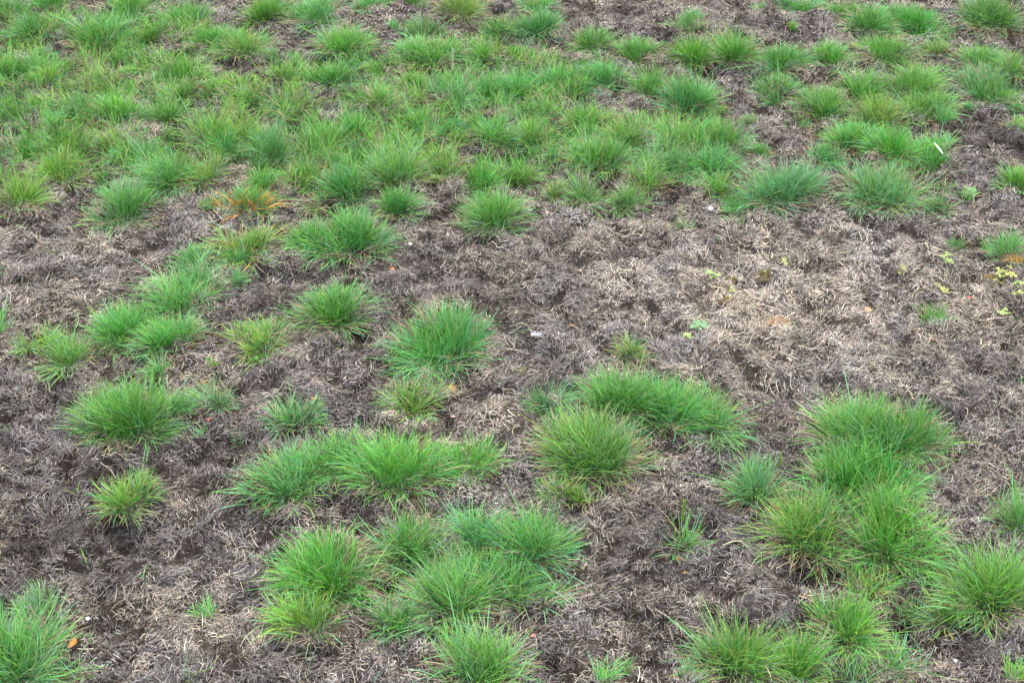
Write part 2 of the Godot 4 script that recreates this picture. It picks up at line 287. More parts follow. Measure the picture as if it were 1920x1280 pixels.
const CLODS := [
	[0.453, -2.323, 0.0290, "tan", "tan fibrous clod lying alone on the pale bare ground"],
	[0.799, -2.177, 0.0608, "dark", "dark peeled-up turf ridge near the right edge"],
	[0.994, -2.959, 0.0642, "black", "black lumpy clod at the right edge in the upper third"],
	[-0.862, -2.446, 0.0412, "dark", "dark clod beside the tiny left edge tuft"],
]
const PEBBLES := [
	[-0.185, -2.569, 0.0078, "tiny round white pebble right of the standing dark tussock"],
	[0.371, -2.678, 0.0110, "pale pebble just under the sward, right of the lone thin sprig"],
	[0.592, -1.560, 0.0057, "tiny bluish white pebble near the lower right corner"],
	[-0.574, -1.614, 0.0065, "tiny pale bluish pebble right of the lower left corner tussock"],
]
const STRAW := [
	[0.384, -2.238, 0.1061, 0.05, 0.5, "long pale root strand lying level on the right bare ground"],
	[0.357, -2.271, 0.0714, -0.9, 0.8, "pale curved root strand above the long level one"],
	[0.391, -2.259, 0.0622, 1.0, -0.9, "pale curved root strand crossing the right end of the long one"],
	[0.458, -2.171, 0.0347, 1.4, 1.6, "hooked pale strand below the tangle of root strands"],
	[0.417, -2.368, 0.1009, -0.15, 0.4, "thin pale strand below the yellow-brown moss cushion"],
	[0.323, -2.197, 0.0524, 0.15, -0.6, "short pale strand at the lower left of the root tangle"],
	[-0.075, -2.463, 0.0433, 0.5, 0.2, "straight whitish straw upper right of the round lone tussock"],
	[0.046, -2.381, 0.0460, -0.5, 0.4, "thin tan straw above the white feather"],
	[-0.035, -2.175, 0.0347, 0.7, 0.1, "short pale straw between round lone tussock and hooked clump"],
	[-0.609, -1.935, 0.0322, -0.6, 0.2, "straight grey straw above the lone bright starry tuft"],
	[0.323, -1.760, 0.0457, -0.1, 0.3, "broad pale straw left of the tan drooping tussock"],
	[-0.352, -1.593, 0.0359, 0.7, 0.3, "thin pale straw left of the yellowish clump-foot tussock"],
]
const WISPS := [
	[-0.428, -1.507, 0.0418, "single upright green blade at the bottom edge, left third"],
	[-0.269, -1.517, 0.0489, "single leaning green blade at the bottom edge below the yellowish tussock"],
	[0.160, -1.622, 0.0160, "tiny lone green blade on bare ground left of the lower right clump"],
]
const BUMPS := [[0.800, -2.182, 0.045, 0.022], [0.994, -2.959, 0.05, 0.02], [0.734, -2.197, 0.05, -0.01], [-0.862, -2.446, 0.04, 0.015], [-0.436, -1.998, 0.03, -0.012], [-0.540, -1.799, 0.05, -0.014], [-0.596, -1.911, 0.04, -0.015], [0.397, -2.154, 0.03, -0.016], [0.463, -2.133, 0.05, -0.014], [-0.694, -1.799, 0.06, -0.014], [-0.197, -1.743, 0.06, -0.015], [0.354, -1.669, 0.06, 0.018], [0.297, -1.690, 0.04, -0.014], [0.404, -1.711, 0.05, -0.012], [0.168, -1.776, 0.05, -0.012], [-0.074, -1.669, 0.05, -0.01], [-0.636, -2.550, 0.04, -0.014], [-0.751, -2.497, 0.04, 0.014], [0.573, -1.588, 0.05, -0.014], [0.690, -2.333, 0.03, -0.008], [0.036, -2.271, 0.04, -0.01], [0.070, -2.197, 0.05, -0.012], [-0.070, -2.197, 0.04, -0.012], [0.953, -2.963, 0.04, -0.012], [-0.385, -1.917, 0.04, 0.012]]
const PALE := [[0.354, -2.333, 0.16, 0.8], [0.545, -2.333, 0.25, 0.6], [0.791, -2.463, 0.2, 0.4], [-0.749, -2.397, 0.14, 0.4], [0.273, -2.463, 0.15, 0.3], [0.477, -2.586, 0.2, 0.3], [0.073, -1.966, 0.12, 0.25], [-0.025, -2.057, 0.1, 0.3], [-0.694, -2.604, 0.15, 0.3]]
const DARKS := [[-0.695, -1.941, 0.2, 0.6], [-0.513, -1.822, 0.18, 0.5], [0.345, -1.658, 0.18, 0.5], [0.108, -1.788, 0.14, 0.4], [-0.240, -2.397, 0.16, 0.4], [-0.380, -2.497, 0.12, 0.45], [-0.663, -1.732, 0.15, 0.4], [0.613, -1.638, 0.12, 0.5], [0.980, -2.941, 0.1, 0.6], [0.785, -2.154, 0.12, 0.5], [0.079, -2.197, 0.14, 0.4], [-0.441, -1.979, 0.14, 0.4], [-0.789, -2.497, 0.12, 0.35], [0.409, -2.044, 0.14, 0.35]]

const X0 := -1.95
const X1 := 1.95
const Z0 := -4.5
const Z1 := -0.9
const STEP := 0.009

var rng := RandomNumberGenerator.new()
var n_big := FastNoiseLite.new()
var n_mid := FastNoiseLite.new()
var n_fine := FastNoiseLite.new()
var n_flow := FastNoiseLite.new()
var n_tone := FastNoiseLite.new()
var hgrid := PackedFloat32Array()
var hw := 0
var hh := 0
var names := {}
var M := {}

# blade collector
var V := PackedVector3Array()
var N := PackedVector3Array()
var C := PackedColorArray()
var I := PackedInt32Array()

func _ready() -> void:
	var cam := Camera3D.new()
	cam.name = "camera"
	cam.fov = 23.0
	cam.near = 0.05
	cam.far = 2000.0
	cam.position = Vector3(0, 1.65, 0)
	cam.rotation_degrees = Vector3(-36, 0, 0)
	add_child(cam)
	cam.current = true

	var env := Environment.new()
	env.background_mode = Environment.BG_SKY
	var sky := Sky.new()
	var sm := ProceduralSkyMaterial.new()
	sm.sky_top_color = Color(0.80, 0.83, 0.88)
	sm.sky_horizon_color = Color(0.86, 0.88, 0.90)
	sm.sky_curve = 0.3
	sm.ground_bottom_color = Color(0.25, 0.24, 0.22)
	sm.ground_horizon_color = Color(0.6, 0.6, 0.58)
	sky.sky_material = sm
	env.sky = sky
	env.background_energy_multiplier = 1.0
	env.tonemap_mode = Environment.TONE_MAPPER_LINEAR
	env.tonemap_exposure = 4.8
	env.sdfgi_enabled = true
	env.ssao_enabled = true
	env.ssil_enabled = true
	var we := WorldEnvironment.new()
	we.name = "world_environment"
	we.environment = env
	add_child(we)

	var sun := DirectionalLight3D.new()
	sun.name = "sun"
	sun.light_energy = 0.5
	sun.light_angular_distance = 14.0
	sun.light_color = Color(1.0, 0.97, 0.92)
	sun.shadow_enabled = true
	sun.rotation_degrees = Vector3(-62, 160, 0)
	add_child(sun)

	rng.seed = 20240611
	setup_noise()
	make_materials()
	build_ground()
	build_thatch()
	build_sward()
	for i in TUFTS.size():
		build_tuft(i)
	build_small_things()

# ---------------------------------------------------------------- ground form
func setup_noise() -> void:
	for a in [[n_big, 3, 2.6, 2], [n_mid, 5, 11.0, 3], [n_fine, 8, 36.0, 2], [n_flow, 13, 5.5, 2], [n_tone, 21, 7.0, 4]]:
		var n: FastNoiseLite = a[0]
		n.seed = a[1]
		n.noise_type = FastNoiseLite.TYPE_SIMPLEX_SMOOTH
		n.frequency = a[2]
		n.fractal_octaves = a[3]
		n.fractal_type = FastNoiseLite.FRACTAL_FBM

func raw_height(x: float, z: float) -> float:
	var h := 0.016 * n_big.get_noise_2d(x, z)
	var m := n_mid.get_noise_2d(x, z)
	h += 0.018 * m - 0.022 * maxf(0.0, -m - 0.22)
	h += 0.007 * n_fine.get_noise_2d(x, z)
	for b in BUMPS:
		var dx: float = (x - b[0]) / b[2]
		var dz: float = (z - b[1]) / b[2]
		var d := dx * dx + dz * dz
		if d < 4.0:
			h += b[3] * exp(-d * 1.5)
	return h

func ground(x: float, z: float) -> float:
	var fx := clampf((x - X0) / STEP, 0.0, hw - 1.001)
	var fz := clampf((z - Z0) / STEP, 0.0, hh - 1.001)
	var ix := int(fx)
	var iz := int(fz)
	fx -= ix
	fz -= iz
	var k := iz * hw + ix
	return lerpf(lerpf(hgrid[k], hgrid[k + 1], fx), lerpf(hgrid[k + hw], hgrid[k + hw + 1], fx), fz)

func ground_normal(x: float, z: float, e: float) -> Vector3:
	return Vector3(ground(x - e, z) - ground(x + e, z), 2.0 * e, ground(x, z - e) - ground(x, z + e)).normalized()

func build_ground() -> void:
	hw = int((X1 - X0) / STEP) + 1
	hh = int((Z1 - Z0) / STEP) + 1
	hgrid.resize(hw * hh)
	for j in hh:
		for i in hw:
			hgrid[j * hw + i] = raw_height(X0 + i * STEP, Z0 + j * STEP)
	# one sheet: fine where the photograph looks, coarser out to the horizon
	var xs := PackedFloat32Array()
	var zs := PackedFloat32Array()
	var far := [600.0, 220.0, 90.0, 40.0, 20.0, 11.0, 7.0, 5.0, 3.6, 2.6, 1.9, 1.35, 0.95, 0.65, 0.42, 0.26, 0.14, 0.06, 0.025]
	for f in far: xs.append(X0 - f)
	for i in hw: xs.append(X0 + i * STEP)
	for k in far.size(): xs.append(X0 + (hw - 1) * STEP + far[far.size() - 1 - k])
	for f in far: zs.append(Z0 - f)
	for j in hh: zs.append(Z0 + j * STEP)
	for k in far.size(): zs.append(Z0 + (hh - 1) * STEP + far[far.size() - 1 - k])
	var nx := xs.size()
	var nz := zs.size()
	var v := PackedVector3Array()
	var nn := PackedVector3Array()
	var cc := PackedColorArray()
	v.resize(nx * nz)
	nn.resize(nx * nz)
	cc.resize(nx * nz)
	for j in nz:
		for i in nx:
			var x := xs[i]
			var z := zs[j]
			var k := j * nx + i
			v[k] = Vector3(x, ground(x, z), z)
			nn[k] = ground_normal(x, z, STEP)
			var g := 0.5 + 0.5 * n_fine.get_noise_2d(x * 2.0 + 9.0, z * 2.0)
			var t := tone(x, z)
			cc[k] = Color(0.056, 0.048, 0.044).lerp(Color(0.205, 0.182, 0.163), clampf(g * 0.7 + t * 0.5, 0.0, 1.0))
	var idx := PackedInt32Array()
	idx.resize((nx - 1) * (nz - 1) * 6)
	var q := 0
	for j in nz - 1:
		for i in nx - 1:
			var a := j * nx + i
			for s in [a, a + 1, a + nx, a + 1, a + nx + 1, a + nx]:
				idx[q] = s
				q += 1
	var mi := commit("ground", v, nn, cc, idx, M.soil)
	add_child(mi)
	mi.set_meta("kind", "structure")
	mi.set_meta("label", "dark bare soil under matted dead grass")

# how bleached (+) or blackened (-) the dead grass is at a spot
func tone(x: float, z: float) -> float:
	var t := 0.75 * n_tone.get_noise_2d(x, z) + 0.35 * n_mid.get_noise_2d(x * 1.6 + 33.0, z * 1.6 + 8.0)
	for b in PALE:
		var d: float = (Vector2(x, z) - Vector2(b[0], b[1])).length_squared() / (b[2] * b[2])
		t += b[3] * 0.7 * exp(-d)
	for b in DARKS:
		var d: float = (Vector2(x, z) - Vector2(b[0], b[1])).length_squared() / (b[2] * b[2])
		t -= b[3] * 0.55 * exp(-d)
	return t

# ---------------------------------------------------------------- materials
func mat(rough: float, spec: float, back: float = 0.0) -> StandardMaterial3D:
	var m := StandardMaterial3D.new()
	m.vertex_color_use_as_albedo = true
	m.roughness = rough
	m.metallic_specular = spec
	m.cull_mode = BaseMaterial3D.CULL_DISABLED
	if back > 0.0:
		m.backlight_enabled = true
		m.backlight = Color(back, back, back * 0.6)
	return m

func make_materials() -> void:
	M.soil = mat(0.95, 0.15)
	# felted dead fibres: fine crossing strands with bare soil showing between them
	var img := Image.create(1024, 1024, false, Image.FORMAT_RGB8)
	img.fill(Color(0.30, 0.285, 0.275))
	var r2 := RandomNumberGenerator.new()
	r2.seed = 5
	for k in 15000:
		var x := r2.randf() * 1024.0
		var y := r2.randf() * 1024.0
		var a := r2.randf() * TAU
		var da := r2.randfn(0.0, 0.05)
		var g := r2.randf_range(0.28, 0.95)
		var c := Color(g, g * r2.randf_range(0.93, 0.98), g * r2.randf_range(0.86, 0.97))
		for s in r2.randi_range(14, 50):
			var xi := posmod(int(x), 1024)
			var yi := posmod(int(y), 1024)
			img.set_pixel(xi, yi, c)
			img.set_pixel((xi + 1) % 1024, yi, c)
			x += cos(a)
			y += sin(a)
			a += da
	var bump := img.duplicate()
	bump.bump_map_to_normal_map(2.0)
	M.soil.normal_enabled = true
	M.soil.normal_texture = ImageTexture.create_from_image(bump)
	M.soil.normal_scale = 0.8
	M.soil.albedo_texture = ImageTexture.create_from_image(img)
	M.soil.uv1_triplanar = true
	M.soil.uv1_world_triplanar = true
	M.soil.uv1_scale = Vector3(4, 4, 4)
	M.blade = mat(0.45, 0.22, 0.32)
	M.dry = mat(0.75, 0.2, 0.2)
	M.thatch = mat(0.8, 0.18)
	M.moss = mat(0.85, 0.25)
	M.leaf = mat(0.55, 0.4, 0.3)
	M.stone = mat(0.7, 0.4)
	M.feather = mat(0.8, 0.2, 0.3)

# ---------------------------------------------------------------- collectors
func start() -> void:
	V = PackedVector3Array()
	N = PackedVector3Array()
	C = PackedColorArray()
	I = PackedInt32Array()

func commit(called: String, v: PackedVector3Array, n: PackedVector3Array, c: PackedColorArray, idx: PackedInt32Array, m: Material) -> MeshInstance3D:
	var arr := []
	arr.resize(Mesh.ARRAY_MAX)
	arr[Mesh.ARRAY_VERTEX] = v
	arr[Mesh.ARRAY_NORMAL] = n
	arr[Mesh.ARRAY_COLOR] = c
	arr[Mesh.ARRAY_INDEX] = idx
	var am := ArrayMesh.new()
	am.add_surface_from_arrays(Mesh.PRIMITIVE_TRIANGLES, arr)
	am.surface_set_material(0, m)
	var mi := MeshInstance3D.new()
	mi.name = called
	mi.mesh = am
	return mi

func finish(called: String, m: Material) -> MeshInstance3D:
	return commit(called, V, N, C, I, m)

func numbered(called: String) -> String:
	var k: int = names.get(called, 0)
	names[called] = k + 1
	return called if k == 0 else "%s_%03d" % [called, k]

func thing(called: String, label: String, category: String, at: Vector3, group: String = "") -> Node3D:
	var o := Node3D.new()
	o.name = numbered(called)
	add_child(o)
	o.position = at
	o.set_meta("label", label)
	o.set_meta("category", category)
	if group:
		o.set_meta("group", group)
	return o

func part(o: Node3D, mi: MeshInstance3D, stuff: bool = false) -> MeshInstance3D:
	o.add_child(mi, true)
	if stuff:
		mi.set_meta("kind", "stuff")
	return mi

# One blade: a tapered, arching, slightly channelled ribbon. lean and bend are angles from upright; org is the thing's place in the world.
func blade(org: Vector3, root: Vector3, az: float, lean: float, bend: float, length: float, width: float, twist: float, col: Color, tip: Color, segs: int, sway: float = 0.0) -> void:
	var base := V.size()
	var p := root
	var seg := length / segs
	for k in segs + 1:
		var t := float(k) / segs
		var ang := lean + bend * pow(t, 1.25)
		var a := az + sway * t
		var sa := sin(ang)
		var dir := Vector3(cos(a) * sa, cos(ang), sin(a) * sa)
		if k > 0:
			p += dir * seg
			if p.y < 0.02:
				var gy := ground(org.x + p.x, org.z + p.z) - org.y + 0.0035
				if p.y < gy:
					p.y = gy
		var side := Vector3(-sin(a), 0, cos(a))
		var up := side.cross(dir)
		var tw := twist * (0.3 + t)
		side = side * cos(tw) + up * sin(tw)
		up = dir.cross(side)
		var c := col if t < 0.86 else tip
		if k == segs:
			V.append(p)
			N.append(up)
			C.append(c)
		else:
			var w := width * 0.5 * (0.62 + 0.38 * minf(1.0, t * 3.5)) * (1.0 - 0.72 * pow(t, 2.2))
			V.append(p - side * w)
			V.append(p + side * w)
			N.append((up - side * 0.4).normalized())
			N.append((up + side * 0.4).normalized())
			C.append(c)
			C.append(c)
	for k in segs - 1:
		var b := base + k * 2
		I.append_array(PackedInt32Array([b, b + 1, b + 2, b + 1, b + 3, b + 2]))
	var e := base + (segs - 1) * 2
	I.append_array(PackedInt32Array([e, e + 1, e + 2]))

func jit(c: Color, d: float) -> Color:
	var f := 1.0 + rng.randf_range(-d, d)
	return Color(c.r * f * (1.0 + rng.randf_range(-0.14, 0.14)), c.g * f, c.b * f * (1.0 + rng.randf_range(-0.18, 0.18)))

const MID := Color(0.080, 0.235, 0.042)
const DEEP := Color(0.048, 0.178, 0.028)
const BLUE := Color(0.098, 0.248, 0.100)
const YELL := Color(0.170, 0.280, 0.040)
const LIME := Color(0.116, 0.298, 0.042)
const DRY := Color(0.245, 0.208, 0.135)
const TAN := Color(0.160, 0.124, 0.074)
const RUST := Color(0.110, 0.066, 0.032)
const ORANGE := Color(0.36, 0.155, 0.030)
const TIPC := Color(0.36, 0.36, 0.13)

# shares of deep, mid, lime, blue, yellow blades; share of dry blades; blades per square metre
const MIX := {
	"g": [0.14, 0.36, 0.24, 0.20, 0.06, 0.10, 1.0],
	"d": [0.38, 0.36, 0.12, 0.12, 0.02, 0.07, 1.12],
	"b": [0.10, 0.22, 0.10, 0.55, 0.03, 0.10, 0.9],
	"y": [0.06, 0.28, 0.24, 0.08, 0.34, 0.22, 0.95],
	"p": [0.03, 0.25, 0.22, 0.20, 0.30, 0.42, 0.75],
	"s": [0.08, 0.30, 0.16, 0.40, 0.06, 0.20, 0.34],
	"o": [0.08, 0.40, 0.22, 0.20, 0.10, 0.14, 0.85],
	"O": [0.08, 0.42, 0.25, 0.15, 0.10, 0.12, 0.9],
	"w": [0.0, 0.1, 0.3, 0.0, 0.6, 0.1, 0.05],
}

func green(mix: Array) -> Color:
	var u := rng.randf()
	var cols := [DEEP, MID, LIME, BLUE, YELL]
	for k in 5:
		u -= mix[k]
		if u <= 0.0:
			return jit(cols[k], 0.22)
	return jit(MID, 0.22)

# ---------------------------------------------------------------- dead thatch
func in_view(x: float, z: float, margin: float) -> bool:
	if z > -1.45 + margin or z < -3.75 - margin:
		return false
	var depth := sqrt(1.65 * 1.65 + z * z)
	return absf(x) < depth * 0.306 + margin

func thatch_clump(style: int) -> Mesh:
	start()
	var org := Vector3(0, 1000, 0)
	var count := 30
	if style >= 12:
		count = 5
	for k in count:
		var r := 0.014 * sqrt(rng.randf())
		var ph := rng.randf() * TAU
		var root := Vector3(cos(ph) * r, rng.randf_range(-0.002, 0.002), sin(ph) * r)
		var az: float
		var length: float
		var lean: float
		var bend: float
		var sway: float
		if style < 6:      # combed lock
			az = rng.randfn(0.0, 0.42)
			length = rng.randf_range(0.006, 0.016)
			lean = rng.randf_range(1.0, 1.5)
			bend = rng.randf_range(0.15, 0.6)
			sway = rng.randfn(0.0, 0.5)
		elif style < 10:   # curly felt
			az = rng.randf() * TAU
			length = rng.randf_range(0.004, 0.010)
			lean = rng.randf_range(0.9, 1.5)
			bend = rng.randf_range(0.1, 0.8)
			sway = rng.randfn(0.0, 0.8)
		elif style < 12:   # raised tuft of dead stubble
			az = rng.randfn(0.0, 1.0)
			length = rng.randf_range(0.006, 0.014)
			lean = rng.randf_range(0.3, 1.1)
			bend = rng.randf_range(0.3, 1.1)
			sway = rng.randfn(0.0, 0.9)
		else:              # loose long straws
			az = rng.randf() * TAU
			length = rng.randf_range(0.015, 0.036)
			lean = rng.randf_range(1.4, 1.52)
			bend = rng.randf_range(0.05, 0.2)
			sway = rng.randfn(0.0, 0.9)
		var u := rng.randf()
		var c: Color
		if style >= 12: c = Color(0.34, 0.305, 0.25)
		elif u < 0.15: c = Color(0.325, 0.297, 0.266)
		elif u < 0.60: c = Color(0.170, 0.151, 0.135)
		else: c = Color(0.060, 0.052, 0.049)
		c = jit(c, 0.25)
		var w := rng.randf_range(0.0004, 0.0009)
		var segs := 4
		flat_strand(root, az, lean, bend, length, w, sway, c, segs)
	var mi := finish("thatch", M.thatch)
	var me := mi.mesh
	mi.free()
	return me

# a dead strand, free of the ground test (it is laid on the ground by its copy's transform)
func flat_strand(root: Vector3, az: float, lean: float, bend: float, length: float, width: float, sway: float, col: Color, segs: int) -> void:
	var base := V.size()
	var p := root
	for k in segs + 1:
		var t := float(k) / segs
		var ang := lean + bend * t
		var a := az + sway * t
		var sa := sin(ang)
		var dir := Vector3(cos(a) * sa, cos(ang), sin(a) * sa)
		if k > 0:
			p += dir * (length / segs)
		var side := Vector3(-sin(a), 0, cos(a))
		var up := dir.cross(side) * -1.0
		if k == segs:
			V.append(p)
			N.append(up)
			C.append(col)
		else:
			var w := width * 0.5 * (1.0 - 0.55 * t)
			V.append(p - side * w)
			V.append(p + side * w)
			N.append((up - side * 0.5).normalized())
			N.append((up + side * 0.5).normalized())
			C.append(col)
			C.append(col)
	for k in segs - 1:
		var b := base + k * 2
		I.append_array(PackedInt32Array([b, b + 2, b + 1, b + 1, b + 2, b + 3]))
	var e := base + (segs - 1) * 2
	I.append_array(PackedInt32Array([e, e + 2, e + 1]))

func build_thatch() -> void:
	var root := Node3D.new()
	root.name = "dead_grass_thatch"
	add_child(root)
	root.set_meta("kind", "stuff")
	root.set_meta("label", "matted grey-brown dead grass covering the bare ground")
	root.set_meta("category", "dead grass")
	var styles := 14
	var tf := []
	var tc := []
	for s in styles:
		tf.append([])
		tc.append([])
	var total := 60000
	var made := 0
	while made < total:
		var x := rng.randf_range(X0 + 0.1, X1 - 0.1)
		var z := rng.randf_range(Z0 + 0.1, Z1 - 0.1)
		if not in_view(x, z, 0.28):
			continue
		made += 1
		var u := rng.randf()
		var lockish := n_big.get_noise_2d(x * 1.7 + 40.0, z * 1.7)
		var s: int
		if u < 0.05: s = 12 + rng.randi() % 2
		elif u < 0.10: s = 10 + rng.randi() % 2
		elif u < 0.55 + lockish * 0.5: s = rng.randi() % 6
		else: s = 6 + rng.randi() % 4
		var nrm := ground_normal(x, z, 0.012)
		var ang := n_flow.get_noise_2d(x, z) * 5.5 + rng.randfn(0.0, 0.35)
		var fwd := Vector3(cos(ang), 0, sin(ang))
		fwd = (fwd - nrm * fwd.dot(nrm)).normalized()
		var up := nrm
		if s < 6:
			var cow := maxf(0.0, n_mid.get_noise_2d(x * 1.3 + 70.0, z * 1.3)) * 1.1
			var q := Basis(fwd.cross(nrm).normalized(), cow)
			fwd = q * fwd
			up = q * up
		var b := Basis(fwd, up, fwd.cross(up).normalized())
		var sc := rng.randf_range(0.75, 1.3)
		b = b.scaled(Vector3(sc, sc, sc))
		tf[s].append(Transform3D(b, Vector3(x, ground(x, z) + rng.randf_range(-0.001, 0.003), z)))
		var t := tone(x, z) + rng.randfn(0.0, 0.34)
		var f := clampf(1.06 + t * 0.85, 0.45, 1.9)
		var warm := clampf(0.5 + 0.6 * t + n_tone.get_noise_2d(x * 0.6 + 31.0, z * 0.6) * 1.2 + rng.randfn(0.0, 0.25), 0.0, 1.0)
		var col := Color(0.96, 0.97, 1.05).lerp(Color(1.035, 0.985, 0.905), warm)
		tc[s].append(Color(col.r * f, col.g * f, col.b * f))
	for s in styles:
		var mm := MultiMesh.new()
		mm.transform_format = MultiMesh.TRANSFORM_3D
		mm.use_colors = true
		mm.mesh = thatch_clump(s)
		mm.instance_count = tf[s].size()
		for k in tf[s].size():
			mm.set_instance_transform(k, tf[s][k])
			mm.set_instance_color(k, tc[s][k])
		var mi := MultiMeshInstance3D.new()
		mi.name = "thatch_locks"
		mi.multimesh = mm
		mi.set_meta("kind", "stuff")
		root.add_child(mi, true)

# ---------------------------------------------------------------- grass
func build_sward() -> void:
	var poly := PackedVector2Array([Vector2(-1.359, -3.563), Vector2(-0.698, -3.478), Vector2(-0.548, -3.243), Vector2(-0.418, -3.319), Vector2(-0.071, -3.371), Vector2(0.219, -3.280), Vector2(0.133, -3.098), Vector2(0.241, -3.064), Vector2(0.417, -3.064), Vector2(0.419, -2.877), Vector2(0.296, -2.775), Vector2(0.042, -2.836), Vector2(-0.103, -2.795), Vector2(-0.164, -2.775), Vector2(-0.405, -2.736), Vector2(-0.547, -2.816), Vector2(-0.678, -2.795), Vector2(-0.836, -2.816), Vector2(-1.123, -2.736)])
	var gaps := [Vector3(-0.635, -3.293, 0.052), Vector3(-0.586, -3.268, 0.052), Vector3(-0.534, -3.218, 0.023), Vector3(-0.681, -3.007, 0.032), Vector3(-0.744, -2.996, 0.038), Vector3(-0.401, -2.697, 0.040), Vector3(-0.306, -3.371, 0.047), Vector3(-0.361, -3.194, 0.028), Vector3(-0.234, -3.358, 0.023), Vector3(0.059, -3.358, 0.047), Vector3(0.177, -3.098, 0.044), Vector3(0.276, -3.098, 0.033), Vector3(-0.611, -3.280, 0.069), Vector3(-0.404, -3.169, 0.034), Vector3(-0.715, -3.012, 0.054), Vector3(0.233, -3.110, 0.066), Vector3(-0.084, -2.898, 0.026), Vector3(-1.003, -3.041, 0.044), Vector3(-0.527, -2.816, 0.052), Vector3(0.105, -2.877, 0.016), Vector3(-0.975, -2.877, 0.031), Vector3(-0.999, -3.371, 0.035), Vector3(-0.738, -3.358, 0.035), Vector3(-0.281, -3.358, 0.035), Vector3(-0.120, -3.451, 0.036)]
	start()
	var org := Vector3.ZERO
	var lo := Vector2(9, 9)
	var hi := Vector2(-9, -9)
	for p in poly:
		lo = lo.min(p)
		hi = hi.max(p)
	var made := 0
	var tries := 0
	while made < 34000 and tries < 300000:
		tries += 1
		var p := Vector2(rng.randf_range(lo.x, hi.x), rng.randf_range(lo.y, hi.y))
		if not Geometry2D.is_point_in_polygon(p, poly):
			continue
		var skip := false
		for g in gaps:
			if Vector2(g.x, g.y).distance_to(p) < g.z:
				skip = true
		if skip or n_tone.get_noise_2d(p.x * 1.5 + 5.0, p.y * 1.5) + rng.randf_range(-0.2, 0.2) < -0.2:
			continue
		made += 1
		var yg := ground(p.x, p.y)
		var az := n_flow.get_noise_2d(p.x * 1.4, p.y * 1.4) * 6.0 + rng.randfn(0.0, 0.8)
		var yellow := n_big.get_noise_2d(p.x * 1.2 + 12.0, p.y * 1.2) > 0.0
		var dry := rng.randf() < (0.22 if yellow else 0.12)
		var c := jit(DRY, 0.3) if dry else green(MIX.y if yellow else MIX.g)
		blade(org, Vector3(p.x, yg, p.y), az, rng.randf_range(0.1, 0.8), rng.randf_range(0.2, 1.0), rng.randf_range(0.018, 0.052), rng.randf_range(0.0008, 0.0015), rng.randfn(0.0, 0.6), c, c, 3)
	# seedlings of two to five blades, thinly scattered over the bare ground
	for k in 190:
		var x := rng.randf_range(-1.3, 1.3)
		var z := rng.randf_range(-3.7, -1.4)
		var yg := ground(x, z)
		for b in rng.randi_range(2, 5):
			var c := green(MIX.y if k % 3 else MIX.b)
			blade(org, Vector3(x + rng.randfn(0.0, 0.002), yg, z + rng.randfn(0.0, 0.002)), rng.randf() * TAU, rng.randf_range(0.2, 0.9), rng.randf_range(0.1, 0.7), rng.randf_range(0.010, 0.028), 0.0011, rng.randfn(0.0, 0.5), c, c, 3)
	# the same patchy grass goes on beyond the edges of the picture
	for k in 90:
		var x := rng.randf_range(-1.8, 1.8)
		var z := rng.randf_range(-4.4, -1.0)
		if in_view(x, z, 0.12) or (z < -3.7 and rng.randf() < 0.4):
			continue
		var r := rng.randf_range(0.04, 0.085)
		for b in 220:
			var rr := r * 0.45 * sqrt(rng.randf())
			var ph := rng.randf() * TAU
			var c := green(MIX.g)
			blade(org, Vector3(x + cos(ph) * rr, ground(x, z), z + sin(ph) * rr), ph + rng.randfn(0.0, 0.6), 0.1 + 0.8 * rr / (r * 0.45), rng.randf_range(0.2, 1.1), rng.randf_range(0.5, 1.0) * r * 1.1, 0.0017, rng.randfn(0.0, 0.5), c, c, 3)
	var mi := finish("short_grass", M.blade)
	add_child(mi)
	mi.set_meta("kind", "stuff")
	mi.set_meta("label", "short fine grass filling the gaps between the sward's tussocks")
	mi.set_meta("category", "grass")

func rng_height(i: int) -> float:
	return 0.82 * (0.9 + 0.2 * fposmod(i * 0.618, 1.0))

